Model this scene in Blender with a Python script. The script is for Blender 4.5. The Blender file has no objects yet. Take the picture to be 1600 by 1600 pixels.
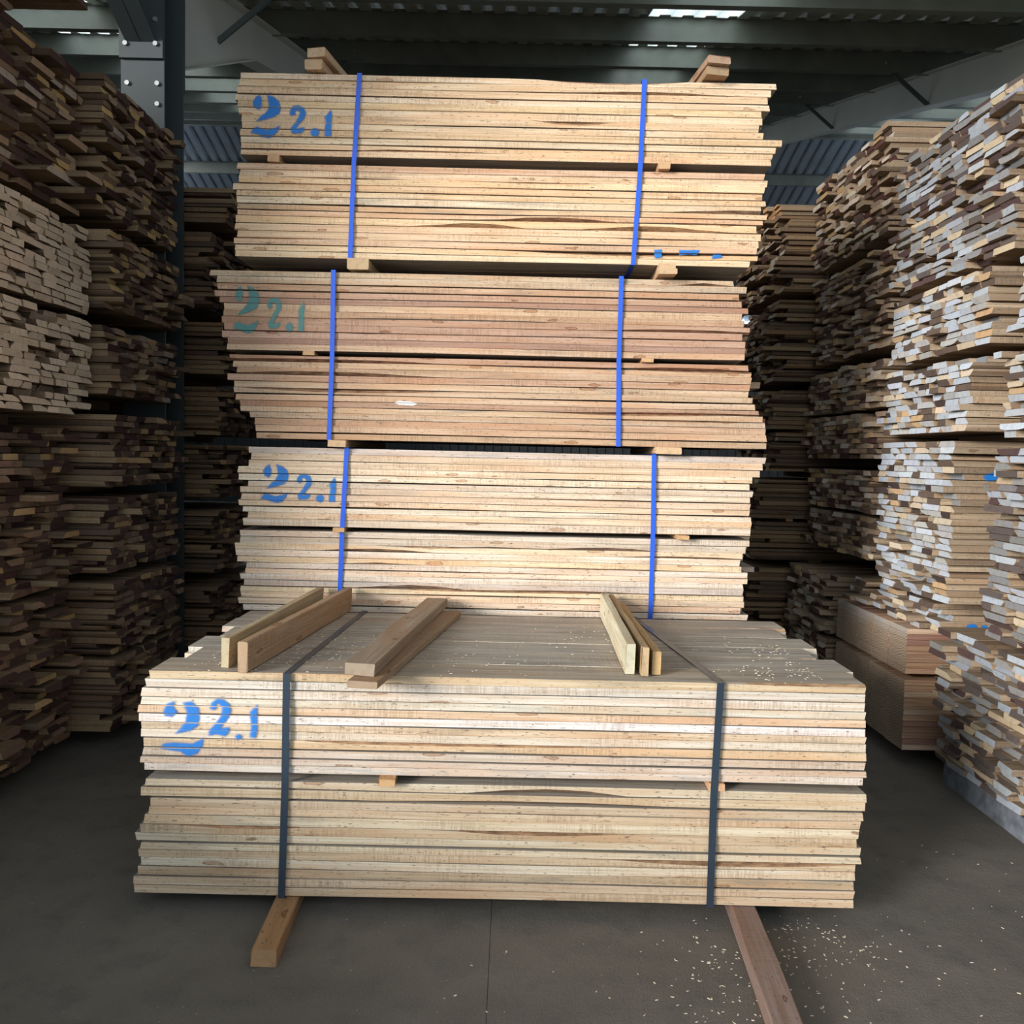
import bpy, math, random
import numpy as np
from mathutils import Vector, Matrix

# ------------------------------------------------------------------ camera, sky, sun, exposure
SC = bpy.context.scene
COL = SC.collection
F = 1400.0
CAM_Z = 1.575
PITCH = math.atan(89.0 / F)
ROLL = math.radians(1.25)
cam_data = bpy.data.cameras.new('camera')
cam_data.sensor_fit = 'HORIZONTAL'
cam_data.sensor_width = 36.0
cam_data.lens = 36.0 * F / 1600.0
cam_data.clip_start = 0.05
cam_data.clip_end = 200
cam = bpy.data.objects.new('camera', cam_data)
COL.objects.link(cam)
CAM_R = Matrix.Rotation(math.pi / 2 - PITCH, 4, 'X') @ Matrix.Rotation(ROLL, 4, 'Z')
cam.matrix_world = Matrix.Translation((0, 0, CAM_Z)) @ CAM_R
SC.camera = cam

world = bpy.data.worlds.new('overcast_sky')
world.use_nodes = True
SC.world = world
bg = world.node_tree.nodes['Background']
bg.inputs['Color'].default_value = (0.75, 0.87, 1.0, 1)
bg.inputs['Strength'].default_value = 1.55

SUN_AZ, SUN_EL = math.radians(48), math.radians(12)
sun_data = bpy.data.lights.new('sun', 'SUN')
sun_data.energy = 5.1
sun_data.angle = math.radians(20)
sun_data.color = (1.0, 0.97, 0.94)
sun = bpy.data.objects.new('sun', sun_data)
COL.objects.link(sun)
_d = Vector((math.sin(SUN_AZ) * math.cos(SUN_EL), math.cos(SUN_AZ) * math.cos(SUN_EL), -math.sin(SUN_EL)))
sun.rotation_euler = _d.to_track_quat('-Z', 'Y').to_euler()
sun.location = (-6, -8, 6)

SC.view_settings.view_transform = 'Standard'
SC.view_settings.look = 'None'
SC.view_settings.gamma = 1.0
SC.view_settings.use_curve_mapping = False
SC.view_settings.exposure = 0.0
SC.cycles.max_bounces = 8
SC.cycles.diffuse_bounces = 5
SC.cycles.transparent_max_bounces = 8
SC.cycles.sample_clamp_indirect = 8
SC.cycles.use_denoising = True

rnd = random.Random(7)

# ------------------------------------------------------------------ pixel -> place
def ray(px, py):
    d = Vector(((px - 800) / F, (800 - py) / F, -1.0))
    return CAM_R.to_3x3() @ d

def at_y(px, py, Y):
    d = ray(px, py)
    t = Y / d.y
    return Vector((d.x * t, Y, CAM_Z + d.z * t))

def at_z(px, py, Z):
    d = ray(px, py)
    t = (Z - CAM_Z) / d.z
    return Vector((d.x * t, d.y * t, Z))

def lin(c):
    return tuple(((v / 255) / 12.92 if v / 255 <= 0.04045 else ((v / 255 + 0.055) / 1.055) ** 2.4) for v in c)

# ------------------------------------------------------------------ materials
def new_mat(name):
    m = bpy.data.materials.new(name)
    m.use_nodes = True
    nt = m.node_tree
    return m, nt, nt.nodes, nt.links, nt.nodes['Principled BSDF']

class NB:
    """small node builder"""
    def __init__(s, nt):
        s.nt, s.n, s.l = nt, nt.nodes, nt.links
    def put(s, sock, v):
        if v is None: return
        if isinstance(v, bpy.types.NodeSocket): s.l.new(v, sock)
        else: sock.default_value = v
    def math(s, op, a, b=None, c=None, clamp=False):
        n = s.n.new('ShaderNodeMath'); n.operation = op; n.use_clamp = clamp
        s.put(n.inputs[0], a); s.put(n.inputs[1], b)
        if c is not None: s.put(n.inputs[2], c)
        return n.outputs[0]
    def vmath(s, op, a, b=None):
        n = s.n.new('ShaderNodeVectorMath'); n.operation = op
        s.put(n.inputs[0], a); s.put(n.inputs[1], b)
        return n.outputs['Value'] if op in ('LENGTH', 'DOT_PRODUCT') else n.outputs[0]
    def noise(s, vec, scale=1.0, detail=3.0, rough=0.55):
        n = s.n.new('ShaderNodeTexNoise')
        s.put(n.inputs['Vector'], vec); n.inputs['Scale'].default_value = scale
        n.inputs['Detail'].default_value = detail; n.inputs['Roughness'].default_value = rough
        return n.outputs['Fac']
    def ramp(s, v, lo, hi, a=0.0, b=1.0, smooth=False):
        n = s.n.new('ShaderNodeMapRange')
        if smooth: n.interpolation_type = 'SMOOTHSTEP'
        s.put(n.inputs[0], v)
        for i, x in enumerate((lo, hi, a, b)): n.inputs[i + 1].default_value = x
        return n.outputs[0]
    def mix(s, f, a, b, mode='MIX'):
        n = s.n.new('ShaderNodeMix'); n.data_type = 'RGBA'; n.blend_type = mode
        s.put(n.inputs[0], f); s.put(n.inputs[6], a); s.put(n.inputs[7], b)
        return n.outputs[2]
    def bump(s, h, strength, dist=0.003):
        n = s.n.new('ShaderNodeBump'); n.inputs['Strength'].default_value = strength
        n.inputs['Distance'].default_value = dist
        s.l.new(h, n.inputs['Height']); return n.outputs[0]

def wood(name, scaled=False, side_lo=(0.25, 0.19, 0.135, 1), side_hi=(0.48, 0.38, 0.27, 1), end_from_color=False, stain=0.5, saw=1.0, fresh_ends=1.0, dust_and_shade=False):
    """Sawn pine. Grain runs along the object's X axis. The colour of each plank is its object colour."""
    m, nt, N, L, bsdf = new_mat(name)
    b = NB(nt)
    tc = N.new('ShaderNodeTexCoord')
    oi = N.new('ShaderNodeObjectInfo')
    if scaled:
        vt = N.new('ShaderNodeVectorTransform'); vt.vector_type = 'VECTOR'
        vt.convert_from = 'OBJECT'; vt.convert_to = 'WORLD'
        L.new(tc.outputs['Object'], vt.inputs[0]); P0 = vt.outputs[0]
    else:
        P0 = tc.outputs['Object']
    cmb = N.new('ShaderNodeCombineXYZ')
    r = oi.outputs['Random']
    L.new(b.math('MULTIPLY', r, 53.0), cmb.inputs[0])
    L.new(b.math('MULTIPLY', r, 91.0), cmb.inputs[1])
    L.new(b.math('MULTIPLY', r, 37.0), cmb.inputs[2])
    P = b.vmath('ADD', P0, cmb.outputs[0])
    grain = b.noise(b.vmath('MULTIPLY', P, (2.2, 60, 130)), 1, 4, 0.6)
    broad = b.noise(b.vmath('MULTIPLY', P, (1.6, 9, 22)), 1, 3, 0.5)
    patch = b.noise(b.vmath('MULTIPLY', P, (2.6, 14, 30)), 1, 4, 0.65)
    sawn = b.noise(b.vmath('MULTIPLY', P, (170, 3, 14)), 1, 2, 0.5)
    sawmask = b.ramp(b.noise(b.vmath('MULTIPLY', P, (3.0, 5, 9)), 1, 2), 0.46, 0.62)
    fleck = b.noise(b.vmath('MULTIPLY', P, (45, 160, 260)), 1, 2)
    vor = N.new('ShaderNodeTexVoronoi'); vor.inputs['Scale'].default_value = 1.0
    warp = N.new('ShaderNodeTexNoise'); warp.inputs['Scale'].default_value = 1.0; warp.inputs['Detail'].default_value = 2
    L.new(b.vmath('MULTIPLY', P, (22, 40, 60)), warp.inputs['Vector'])
    wv = b.vmath('MULTIPLY', b.vmath('SUBTRACT', warp.outputs['Color'], (0.5, 0.5, 0.5)), (0.28, 0.28, 0.28))
    L.new(b.vmath('ADD', b.vmath('MULTIPLY', P, (5.0, 15, 24)), wv), vor.inputs['Vector'])
    sepc = N.new('ShaderNodeSeparateColor'); L.new(vor.outputs['Color'], sepc.inputs[0])
    kn = b.math('MULTIPLY', b.ramp(vor.outputs['Distance'], 0.22, 0.11), b.math('GREATER_THAN', sepc.outputs[0], 0.78))
    knring = b.math('MULTIPLY', b.ramp(b.math('ABSOLUTE', b.math('SUBTRACT', vor.outputs['Distance'], 0.17)), 0.035, 0.0),
                    b.math('GREATER_THAN', sepc.outputs[0], 0.78))
    base = oi.outputs['Color'] if not end_from_color else b.mix(r, side_lo, side_hi)
    c = b.mix(b.ramp(grain, 0.36, 0.64), b.mix(1.0, base, (0.76, 0.68, 0.58, 1), 'MULTIPLY'), base)
    c = b.mix(b.ramp(broad, 0.50, 0.66, 0, 0.8), c, b.mix(1.0, base, (0.86, 0.69, 0.56, 1), 'MULTIPLY'))
    sm = b.math('MULTIPLY', b.ramp(patch, 0.53, 0.68, 0, 0.85), b.ramp(r, 0.25, 0.95, 0.15 * stain, stain))
    c = b.mix(sm, c, b.mix(1.0, base, (0.46, 0.50, 0.53, 1), 'MULTIPLY'))
    c = b.mix(b.math('MULTIPLY', b.math('MULTIPLY', b.ramp(sawn, 0.42, 0.6), sawmask), 0.5 * saw), c,
              b.mix(1.0, base, (0.52, 0.44, 0.38, 1), 'MULTIPLY'))
    c = b.mix(b.ramp(fleck, 0.62, 0.71, 0, 0.75), c, (0.06, 0.05, 0.045, 1))
    c = b.mix(b.math('MULTIPLY', kn, 0.6), c, b.mix(1.0, base, (0.52, 0.30, 0.17, 1), 'MULTIPLY'))
    c = b.mix(b.math('MULTIPLY', knring, 0.75), c, b.mix(1.0, base, (0.22, 0.13, 0.09, 1), 'MULTIPLY'))
    # end grain with growth rings
    sep = N.new('ShaderNodeSeparateXYZ'); L.new(P0, sep.inputs[0])
    oy = b.math('MULTIPLY', b.math('SINE', b.math('MULTIPLY', r, 700.0)), 0.07)
    oz = b.math('ADD', b.math('MULTIPLY', b.math('SINE', b.math('MULTIPLY', r, 311.0)), 0.09), 0.02)
    dy = b.math('SUBTRACT', sep.outputs[1], oy); dz = b.math('SUBTRACT', sep.outputs[2], oz)
    rad = b.math('SQRT', b.math('ADD', b.math('MULTIPLY', dy, dy), b.math('MULTIPLY', dz, dz)))
    rad = b.math('ADD', rad, b.math('MULTIPLY', b.noise(b.vmath('MULTIPLY', P, (0.01, 25, 25)), 1, 2), 0.012))
    ring = b.ramp(b.math('SINE', b.math('MULTIPLY', rad, 900.0)), -1, 1)
    endb = oi.outputs['Color'] if end_from_color else b.mix(fresh_ends, b.mix(1.0, base, (0.55, 0.5, 0.45, 1), 'MULTIPLY'), b.mix(1.0, base, (1.0, 1.0, 0.97, 1), 'MULTIPLY'))
    e = b.mix(b.math('MULTIPLY', ring, 0.22), endb, b.mix(1.0, endb, (0.55, 0.45, 0.36, 1), 'MULTIPLY'))
    e = b.mix(b.ramp(b.noise(b.vmath('MULTIPLY', P, (1, 38, 38)), 1, 3), 0.5, 0.72, 0, 0.55), e, b.mix(1.0, endb, (0.6, 0.57, 0.54, 1), 'MULTIPLY'))
    nx = N.new('ShaderNodeSeparateXYZ'); L.new(tc.outputs['Normal'], nx.inputs[0])
    isend = b.math('GREATER_THAN', b.math('ABSOLUTE', nx.outputs[0]), 0.75)
    if dust_and_shade:   # Dust and weather grey the tops; undersides get it as painted gap shade
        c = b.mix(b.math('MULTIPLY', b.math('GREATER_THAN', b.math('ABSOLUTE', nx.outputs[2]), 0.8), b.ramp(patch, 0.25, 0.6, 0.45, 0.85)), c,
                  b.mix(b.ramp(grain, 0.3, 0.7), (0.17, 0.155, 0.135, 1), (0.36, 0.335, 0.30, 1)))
    L.new(b.mix(isend, c, e), bsdf.inputs['Base Color'])
    bsdf.inputs['Roughness'].default_value = 0.8
    bsdf.inputs['Specular IOR Level'].default_value = 0.25
    L.new(b.bump(b.math('ADD', b.math('MULTIPLY', grain, 0.7), b.math('MULTIPLY', b.math('MULTIPLY', sawn, sawmask), 0.6)), 0.45, 0.0025), bsdf.inputs['Normal'])
    return m

M_LONG = wood('sawn_pine', stain=0.85, dust_and_shade=True)
M_SIDE = wood('sawn_pine_ends', scaled=True, end_from_color=True)
M_SIDE_DARK = wood('sawn_pine_ends_shaded', scaled=True, end_from_color=True, side_lo=(0.13, 0.09, 0.068, 1), side_hi=(0.36, 0.26, 0.155, 1))  # darker copy of the pine, with shade painted into its side colours
M_BACK = wood('sawn_pine_back_rows', scaled=True, stain=0.5)
M_BEARER = wood('rough_bearer', stain=0.5, saw=0.6)

def bark_mat():
    m, nt, N, L, bsdf = new_mat('bark_wane')
    b = NB(nt); tc = N.new('ShaderNodeTexCoord'); oi = N.new('ShaderNodeObjectInfo')
    n = b.noise(b.vmath('MULTIPLY', tc.outputs['Object'], (18, 60, 60)), 1, 4, 0.7)
    dark = b.mix(1.0, oi.outputs['Color'], (0.26, 0.17, 0.13, 1), 'MULTIPLY')
    mid = b.mix(1.0, oi.outputs['Color'], (0.72, 0.55, 0.42, 1), 'MULTIPLY')
    L.new(b.mix(b.ramp(n, 0.35, 0.65), dark, mid), bsdf.inputs['Base Color'])
    bsdf.inputs['Roughness'].default_value = 0.9
    L.new(b.bump(n, 0.6, 0.004), bsdf.inputs['Normal'])
    return m
M_BARK = bark_mat()

def sawn_face_mat():
    """cross-cut pack: one chain-saw cut runs over all plank ends, with slanted kerf marks"""
    m, nt, N, L, bsdf = new_mat('cross_cut_ends')
    b = NB(nt); g = N.new('ShaderNodeNewGeometry'); oi = N.new('ShaderNodeObjectInfo'); tc = N.new('ShaderNodeTexCoord')
    w = N.new('ShaderNodeTexWave'); w.wave_type = 'BANDS'; w.bands_direction = 'Z'
    w.inputs['Scale'].default_value = 24; w.inputs['Distortion'].default_value = 9; w.inputs['Detail'].default_value = 4; w.inputs['Detail Scale'].default_value = 0.8
    mp = N.new('ShaderNodeMapping'); mp.inputs['Rotation'].default_value = (math.radians(24), 0, 0)
    L.new(g.outputs['Position'], mp.inputs[0]); L.new(mp.outputs[0], w.inputs['Vector'])
    big = b.noise(g.outputs['Position'], 3.0, 4, 0.6)
    sep = N.new('ShaderNodeSeparateXYZ'); L.new(g.outputs['Position'], sep.inputs[0])
    lit_top = b.math('MULTIPLY', b.ramp(b.math('ADD', sep.outputs[2], b.math('MULTIPLY', big, 0.18)), 0.74, 0.84), 0.8)  # paler band near the top paints daylight catching the cut face
    c1 = b.mix(b.ramp(w.outputs['Color'], 0.1, 0.9), (0.24, 0.17, 0.115, 1), (0.38, 0.285, 0.195, 1))
    c1 = b.mix(b.ramp(big, 0.45, 0.7, 0, 0.5), c1, (0.17, 0.115, 0.075, 1))
    c1 = b.mix(lit_top, c1, (0.42, 0.41, 0.38, 1))
    nx = N.new('ShaderNodeSeparateXYZ'); L.new(tc.outputs['Normal'], nx.inputs[0])
    isend = b.math('GREATER_THAN', b.math('ABSOLUTE', nx.outputs[0]), 0.75)
    gr = b.noise(b.vmath('MULTIPLY', g.outputs['Position'], (3, 60, 110)), 1, 4, 0.6)
    c2 = b.mix(b.ramp(gr, 0.3, 0.7), b.mix(1.0, oi.outputs['Color'], (0.6, 0.5, 0.42, 1), 'MULTIPLY'), oi.outputs['Color'])
    L.new(b.mix(isend, c2, c1), bsdf.inputs['Base Color'])
    bsdf.inputs['Roughness'].default_value = 0.85
    L.new(b.bump(w.outputs['Color'], 0.3, 0.002), bsdf.inputs['Normal'])
    return m
M_CUT = sawn_face_mat()

def plain(name, col, rough=0.6, metal=0.0, noise_amt=0.15, nscale=6.0, bump=0.0, spec=0.5):
    m, nt, N, L, bsdf = new_mat(name)
    b = NB(nt); g = N.new('ShaderNodeNewGeometry')
    n = b.noise(g.outputs['Position'], nscale, 5, 0.6)
    L.new(b.mix(b.ramp(n, 0.3, 0.7), tuple(v * (1 - noise_amt) for v in col[:3]) + (1,), tuple(min(1, v * (1 + noise_amt)) for v in col[:3]) + (1,)), bsdf.inputs['Base Color'])
    bsdf.inputs['Roughness'].default_value = rough
    bsdf.inputs['Metallic'].default_value = metal
    bsdf.inputs['Specular IOR Level'].default_value = spec
    if bump: L.new(b.bump(n, bump, 0.004), bsdf.inputs['Normal'])
    return m

M_COLUMN = plain('dark_column_paint', lin((70, 78, 80)), 0.5, noise_amt=0.1, nscale=2.0)
M_BLUE = plain('blue_strap_plastic', lin((38, 92, 214)), 0.35, noise_amt=0.05)
M_BLACK = plain('dark_strap', lin((44, 56, 68)), 0.35, noise_amt=0.12)
M_WHITE_STRAP = plain('white_strap', lin((170, 165, 160)), 0.5)
M_STEEL = plain('painted_steel', lin((92, 102, 102)), 0.5, noise_amt=0.12, nscale=2.0)
M_RAFTER = plain('grey_rafter_paint', lin((214, 214, 204)), 0.5, noise_amt=0.08, nscale=1.2)
M_PURLIN = plain('purlin_paint', lin((126, 132, 125)), 0.42, noise_amt=0.2, nscale=2.5)
M_BOLT = plain('galvanised_bolt', (0.6, 0.6, 0.6), 0.35, 0.8)
M_CHIP = plain('wood_chip', (0.72, 0.62, 0.46), 0.8)
M_CONC = plain('concrete_plinth', lin((112, 117, 124)), 0.9, noise_amt=0.45, nscale=14, bump=0.8)
M_WALL = plain('dark_cladding', lin((52, 56, 58)), 0.6)
M_BOUNCE_YARD = plain('pale_unseen_bounce_yard', (0.50, 0.46, 0.40), 0.9, noise_amt=0.2, nscale=0.6)
M_INK = plain('black_ink', (0.015, 0.015, 0.018), 0.7)

def sheet_mat(name, col, clear=False):
    m, nt, N, L, bsdf = new_mat(name)
    b = NB(nt); g = N.new('ShaderNodeNewGeometry')
    n = b.noise(g.outputs['Position'], 1.5, 5, 0.6)
    L.new(b.mix(n, tuple(v * 0.75 for v in col) + (1,), tuple(min(1, v * 1.2) for v in col) + (1,)), bsdf.inputs['Base Color'])
    bsdf.inputs['Roughness'].default_value = 0.32
    bsdf.inputs['Metallic'].default_value = 0.0 if clear else 0.6
    if clear:
        out = N['Material Output']
        tr = N.new('ShaderNodeBsdfTranslucent'); tr.inputs[0].default_value = (0.95, 0.97, 0.9, 1)
        mx = N.new('ShaderNodeMixShader'); mx.inputs[0].default_value = 0.85
        L.new(bsdf.outputs[0], mx.inputs[1]); L.new(tr.outputs[0], mx.inputs[2]); L.new(mx.outputs[0], out.inputs[0])
    return m
M_SHEET = sheet_mat('steel_roof_sheet', lin((226, 228, 220)))
M_SHEET_BLUE = sheet_mat('blue_grey_roof_sheet', lin((196, 206, 218)))
M_SKYLIGHT = sheet_mat('skylight_sheet', (0.9, 0.92, 0.88), True)

def floor_mat():
    m, nt, N, L, bsdf = new_mat('dusty_concrete_floor')
    b = NB(nt); g = N.new('ShaderNodeNewGeometry'); P = g.outputs['Position']
    big = b.noise(P, 0.9, 5, 0.6); mid = b.noise(P, 7, 6, 0.65); fine = b.noise(P, 130, 3, 0.6)
    c = b.mix(b.ramp(big, 0.35, 0.68), (0.104, 0.090, 0.074, 1), (0.172, 0.152, 0.124, 1))
    c = b.mix(b.ramp(mid, 0.5, 0.72, 0, 0.6), c, (0.070, 0.066, 0.062, 1))
    c = b.mix(b.ramp(fine, 0.35, 0.75, 0, 0.35), c, (0.20, 0.19, 0.175, 1))
    sp = b.noise(P, 75, 1, 0.5)
    c = b.mix(b.ramp(sp, 0.76, 0.80), c, (0.45, 0.42, 0.36, 1))
    L.new(c, bsdf.inputs['Base Color'])
    bsdf.inputs['Roughness'].default_value = 0.82
    bsdf.inputs['Specular IOR Level'].default_value = 0.3
    L.new(b.bump(b.math('ADD', b.math('MULTIPLY', mid, 1.0), b.math('MULTIPLY', fine, 0.35)), 0.35, 0.015), bsdf.inputs['Normal'])
    return m
M_FLOOR = floor_mat()

def spray_mat(name, col, amount):
    m, nt, N, L, bsdf = new_mat(name)
    b = NB(nt); at = N.new('ShaderNodeAttribute'); at.attribute_name = 'spray'
    g = N.new('ShaderNodeNewGeometry')
    n = b.noise(b.vmath('MULTIPLY', g.outputs['Position'], (60, 60, 300)), 1, 4, 0.7)
    fine = b.noise(g.outputs['Position'], 420, 2)
    a = b.math('ADD', at.outputs['Fac'], b.math('MULTIPLY', b.math('SUBTRACT', fine, 0.5), 0.35))
    a = b.ramp(a, 0.25, 0.72)
    a = b.math('MULTIPLY', a, b.math('MULTIPLY', b.ramp(n, 0.25, 0.6, 0.75, 1.0), amount), clamp=True)
    L.new(a, bsdf.inputs['Alpha'])
    bsdf.inputs['Base Color'].default_value = col + (1,)
    bsdf.inputs['Roughness'].default_value = 0.6
    return m
M_SPRAY = spray_mat('blue_spray_paint', lin((20, 118, 200)), 0.98)
M_SPRAY_OLD = spray_mat('faded_teal_spray_paint', lin((70, 140, 138)), 0.8)

M_SPRAY_WHITE = spray_mat('white_scrape', (0.8, 0.78, 0.75), 0.9)

# ------------------------------------------------------------------ helpers
def mesh(name, verts, faces, mats, midx=None, smooth=False):
    me = bpy.data.meshes.new(name)
    me.from_pydata([tuple(v) for v in verts], [], faces)
    for m in (mats if isinstance(mats, (list, tuple)) else [mats]): me.materials.append(m)
    if midx: me.polygons.foreach_set('material_index', midx)
    if smooth: me.polygons.foreach_set('use_smooth', [True] * len(faces))
    me.update()
    return me

def link(name, me, parent=None, loc=(0, 0, 0), rot=(0, 0, 0), scale=(1, 1, 1), color=None):
    o = bpy.data.objects.new(name, me)
    o.location = loc; o.rotation_euler = rot; o.scale = scale
    if color: o.color = tuple(color[:3]) + (1,)
    if parent is not None: o.parent = parent
    COL.objects.link(o)
    return o

def tag(o, label=None, cat=None, group=None, kind=None):
    if label: o['label'] = label
    if cat: o['category'] = cat
    if group: o['group'] = group
    if kind: o['kind'] = kind
    return o

class MB:
    def __init__(s): s.v, s.f = [], []
    def box(s, x0, x1, y0, y1, z0, z1):
        n = len(s.v)
        s.v += [(x, y, z) for z in (z0, z1) for x, y in ((x0, y0), (x1, y0), (x1, y1), (x0, y1))]
        s.f += [[n + i for i in q] for q in ((3, 2, 1, 0), (4, 5, 6, 7), (0, 1, 5, 4), (1, 2, 6, 5), (2, 3, 7, 6), (3, 0, 4, 7))]
    def hexa(s, pts):
        n = len(s.v); s.v += [tuple(p) for p in pts]
        s.f += [[n + i for i in q] for q in ((3, 2, 1, 0), (4, 5, 6, 7), (0, 1, 5, 4), (1, 2, 6, 5), (2, 3, 7, 6), (3, 0, 4, 7))]
    def bar(s, a, b_, w, h, up=(0, 0, 1)):
        a = Vector(a); b_ = Vector(b_); d = (b_ - a).normalized()
        sd = d.cross(Vector(up)).normalized() * w / 2; u = sd.cross(d).normalized() * h / 2
        s.hexa([a - sd - u, a + sd - u, b_ + sd - u, b_ - sd - u, a - sd + u, a + sd + u, b_ + sd + u, b_ - sd + u])
    def disc(s, c, ax, r, t, n=8):
        c = Vector(c); ax = Vector(ax).normalized()
        u = ax.orthogonal().normalized(); w = ax.cross(u)
        k = len(s.v)
        for q in (0, t):
            s.v += [tuple(c + ax * q + (u * math.cos(2 * math.pi * i / n) + w * math.sin(2 * math.pi * i / n)) * r) for i in range(n)]
        s.f += [[k + i, k + (i + 1) % n, k + n + (i + 1) % n, k + n + i] for i in range(n)]
        s.f += [[k + n + i for i in range(n)], [k + n - 1 - i for i in range(n)]]
    def build(s, name, mat, parent=None, **kw):
        return link(name, mesh(name, s.v, s.f, mat), parent, **kw)

def resample(lst, n):
    return [lst[min(len(lst) - 1, int(i * len(lst) / n))] for i in range(n)]

def vary(c, r, s=0.08, h=0.04):
    k = 1 + r.uniform(-s, s)
    return (min(1, c[0] * k * (1 + r.uniform(-h, h))), min(1, c[1] * k), min(1, c[2] * k * (1 + r.uniform(-h, h) * 1.5)))

# ------------------------------------------------------------------ planks
def long_plank_mesh(L, w, t, r, wane=0.35, clear_to=0.0, stations=18, ends=0.006):
    """plank along X centred at 0; front edge at y=-w/2; z from 0 to t. Waney edges in places."""
    ev = []
    for side in (0, 1):
        if r.random() < wane:
            for _ in range(r.choice((1, 1, 2))):
                ev.append((side, r.uniform(-L / 2, L / 2), r.uniform(0.10, 0.7), r.uniform(0.2, 0.8) * r.choice((0.5, 1))))
    ph, am = r.uniform(0, 6.28), r.uniform(0.0004, 0.0016)
    ph2 = r.uniform(0, 6.28)
    s0, s1 = r.uniform(-ends, ends), r.uniform(-ends, ends)
    V, Fc, mi = [], [], []
    cs = []
    for i in range(stations + 1):
        x = -L / 2 + L * i / stations
        c = [0.0012, 0.0012]; k = [0.0012, 0.0012]
        for side, xc, hl, a in ev:
            if x < -L / 2 + clear_to: continue
            q = max(0, 1 - ((x - xc) / hl) ** 2) * a
            if q * t > c[side]:
                c[side] = q * t * 0.92; k[side] = 0.004 + q * 0.035
        cb, ct = c
        if cb + ct > t * 0.9:
            z = t * 0.9 / (cb + ct); cb *= z; ct *= z
        cs.append((cb, ct))
        dz = am * math.sin(3.1 * x + ph)
        dy = 0.0015 * math.sin(2.3 * x + ph2) + r.uniform(-0.0006, 0.0006)
        y0, y1 = -w / 2 + dy, w / 2
        sk = s0 if i == 0 else (s1 if i == stations else 0)
        for (y, z) in ((y1, 0), (y0 + k[0], 0), (y0, cb), (y0, t - ct), (y0 + k[1], t), (y1, t)):
            V.append((x + sk * (z / t - 0.5), y, z + dz))
    n = 6
    for i in range(stations):
        for j in range(n):
            a = i * n + j; b_ = i * n + (j + 1) % n
            Fc.append([a, b_, b_ + n, a + n])
            big = max(cs[i][0], cs[i + 1][0]) if j == 1 else (max(cs[i][1], cs[i + 1][1]) if j == 3 else 0)
            mi.append(1 if big > 0.2 * t else 0)
    Fc.append([j for j in range(n)][::-1]); mi.append(0)
    Fc.append([stations * n + j for j in range(n)]); mi.append(0)
    Fc = [f[::-1] for f in Fc]
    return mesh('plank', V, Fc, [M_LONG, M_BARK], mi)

PROFILES = [
    [(-.5, 0), (.5, 0), (.5, 1), (-.5, 1)],
    [(-.5, 0.02), (.49, 0), (.5, .98), (-.5, 1)],
    [(-.5, 0), (.5, 0), (.5, .45), (.40, 1), (-.5, 1)],
    [(-.5, 0), (.5, 0), (.5, 1), (-.36, 1), (-.5, .4)],
    [(-.34, 0), (.36, 0), (.5, .6), (.5, 1), (-.5, 1), (-.5, .65)],
    [(-.5, 0), (.5, 0), (.47, .5), (.36, .88), (.2, 1), (-.25, 1), (-.42, .8), (-.49, .4)],
    [(-.5, 0), (.30, 0), (.44, .3), (.5, .75), (.5, 1), (-.5, 1)],
    [(-.5, .05), (.5, 0), (.5, 1), (-.1, 1), (-.44, .55)],
]
def side_variants(mat):
    out = []
    rr = random.Random(3)
    for p in PROFILES:
        for _ in range(2):
            n = len(p); V = []; Fc = []
            a, c = rr.uniform(-.004, .004), rr.uniform(-.005, .005)
            for x in (0, 1):
                for (y, z) in p:
                    V.append((x + (a * y + c * (z - .5) if x == 0 else 0), y, z))
            for j in range(n):
                k = (j + 1) % n
                Fc.append([j, j + n, k + n, k])
            Fc.append(list(range(n))); Fc.append([n + j for j in range(n)][::-1])
            out.append(mesh('plank', V, [f[::-1] for f in Fc], mat))
    return out
V_SIDE = side_variants(M_SIDE)
V_DARK = side_variants(M_SIDE_DARK)
V_CUT = side_variants(M_CUT)[:2]
V_BACK = side_variants(M_BACK)

def strap_ring(parent, x_top, x_bot, y0, y1, z0, z1, w, mat, name='strap', back_x=None, t=0.0012, bows=None):
    """closed band round a bundle, as four thin strips in one mesh"""
    xb = back_x if back_x is not None else x_top
    mb = MB(); h = w / 2
    pts = [(z1, x_top)] + (bows or []) + [(z0, x_bot)]
    for (za, xa), (zb, xc) in zip(pts[:-1], pts[1:]):
        mb.hexa([(xc - h, y0 - t, zb), (xc + h, y0 - t, zb), (xc + h, y0, zb), (xc - h, y0, zb),
                 (xa - h, y0 - t, za), (xa + h, y0 - t, za), (xa + h, y0, za), (xa - h, y0, za)])
    mb.hexa([(x_top - h, y0 - t, z1), (x_top + h, y0 - t, z1), (xb + h, y1 + t, z1), (xb - h, y1 + t, z1),
             (x_top - h, y0 - t, z1 + t), (x_top + h, y0 - t, z1 + t), (xb + h, y1 + t, z1 + t), (xb - h, y1 + t, z1 + t)])
    mb.hexa([(xb - h, y1, z0), (xb + h, y1, z0), (xb + h, y1 + t, z0), (xb - h, y1 + t, z0),
             (xb - h, y1, z1), (xb + h, y1, z1), (xb + h, y1 + t, z1), (xb - h, y1 + t, z1)])
    mb.hexa([(x_bot - h, y0 - t, z0 - t), (x_bot + h, y0 - t, z0 - t), (xb + h, y1 + t, z0 - t), (xb - h, y1 + t, z0 - t),
             (x_bot - h, y0 - t, z0), (x_bot + h, y0 - t, z0), (xb + h, y1 + t, z0), (xb - h, y1 + t, z0)])
    o = mb.build(name, mat, parent)
    return o

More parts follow.
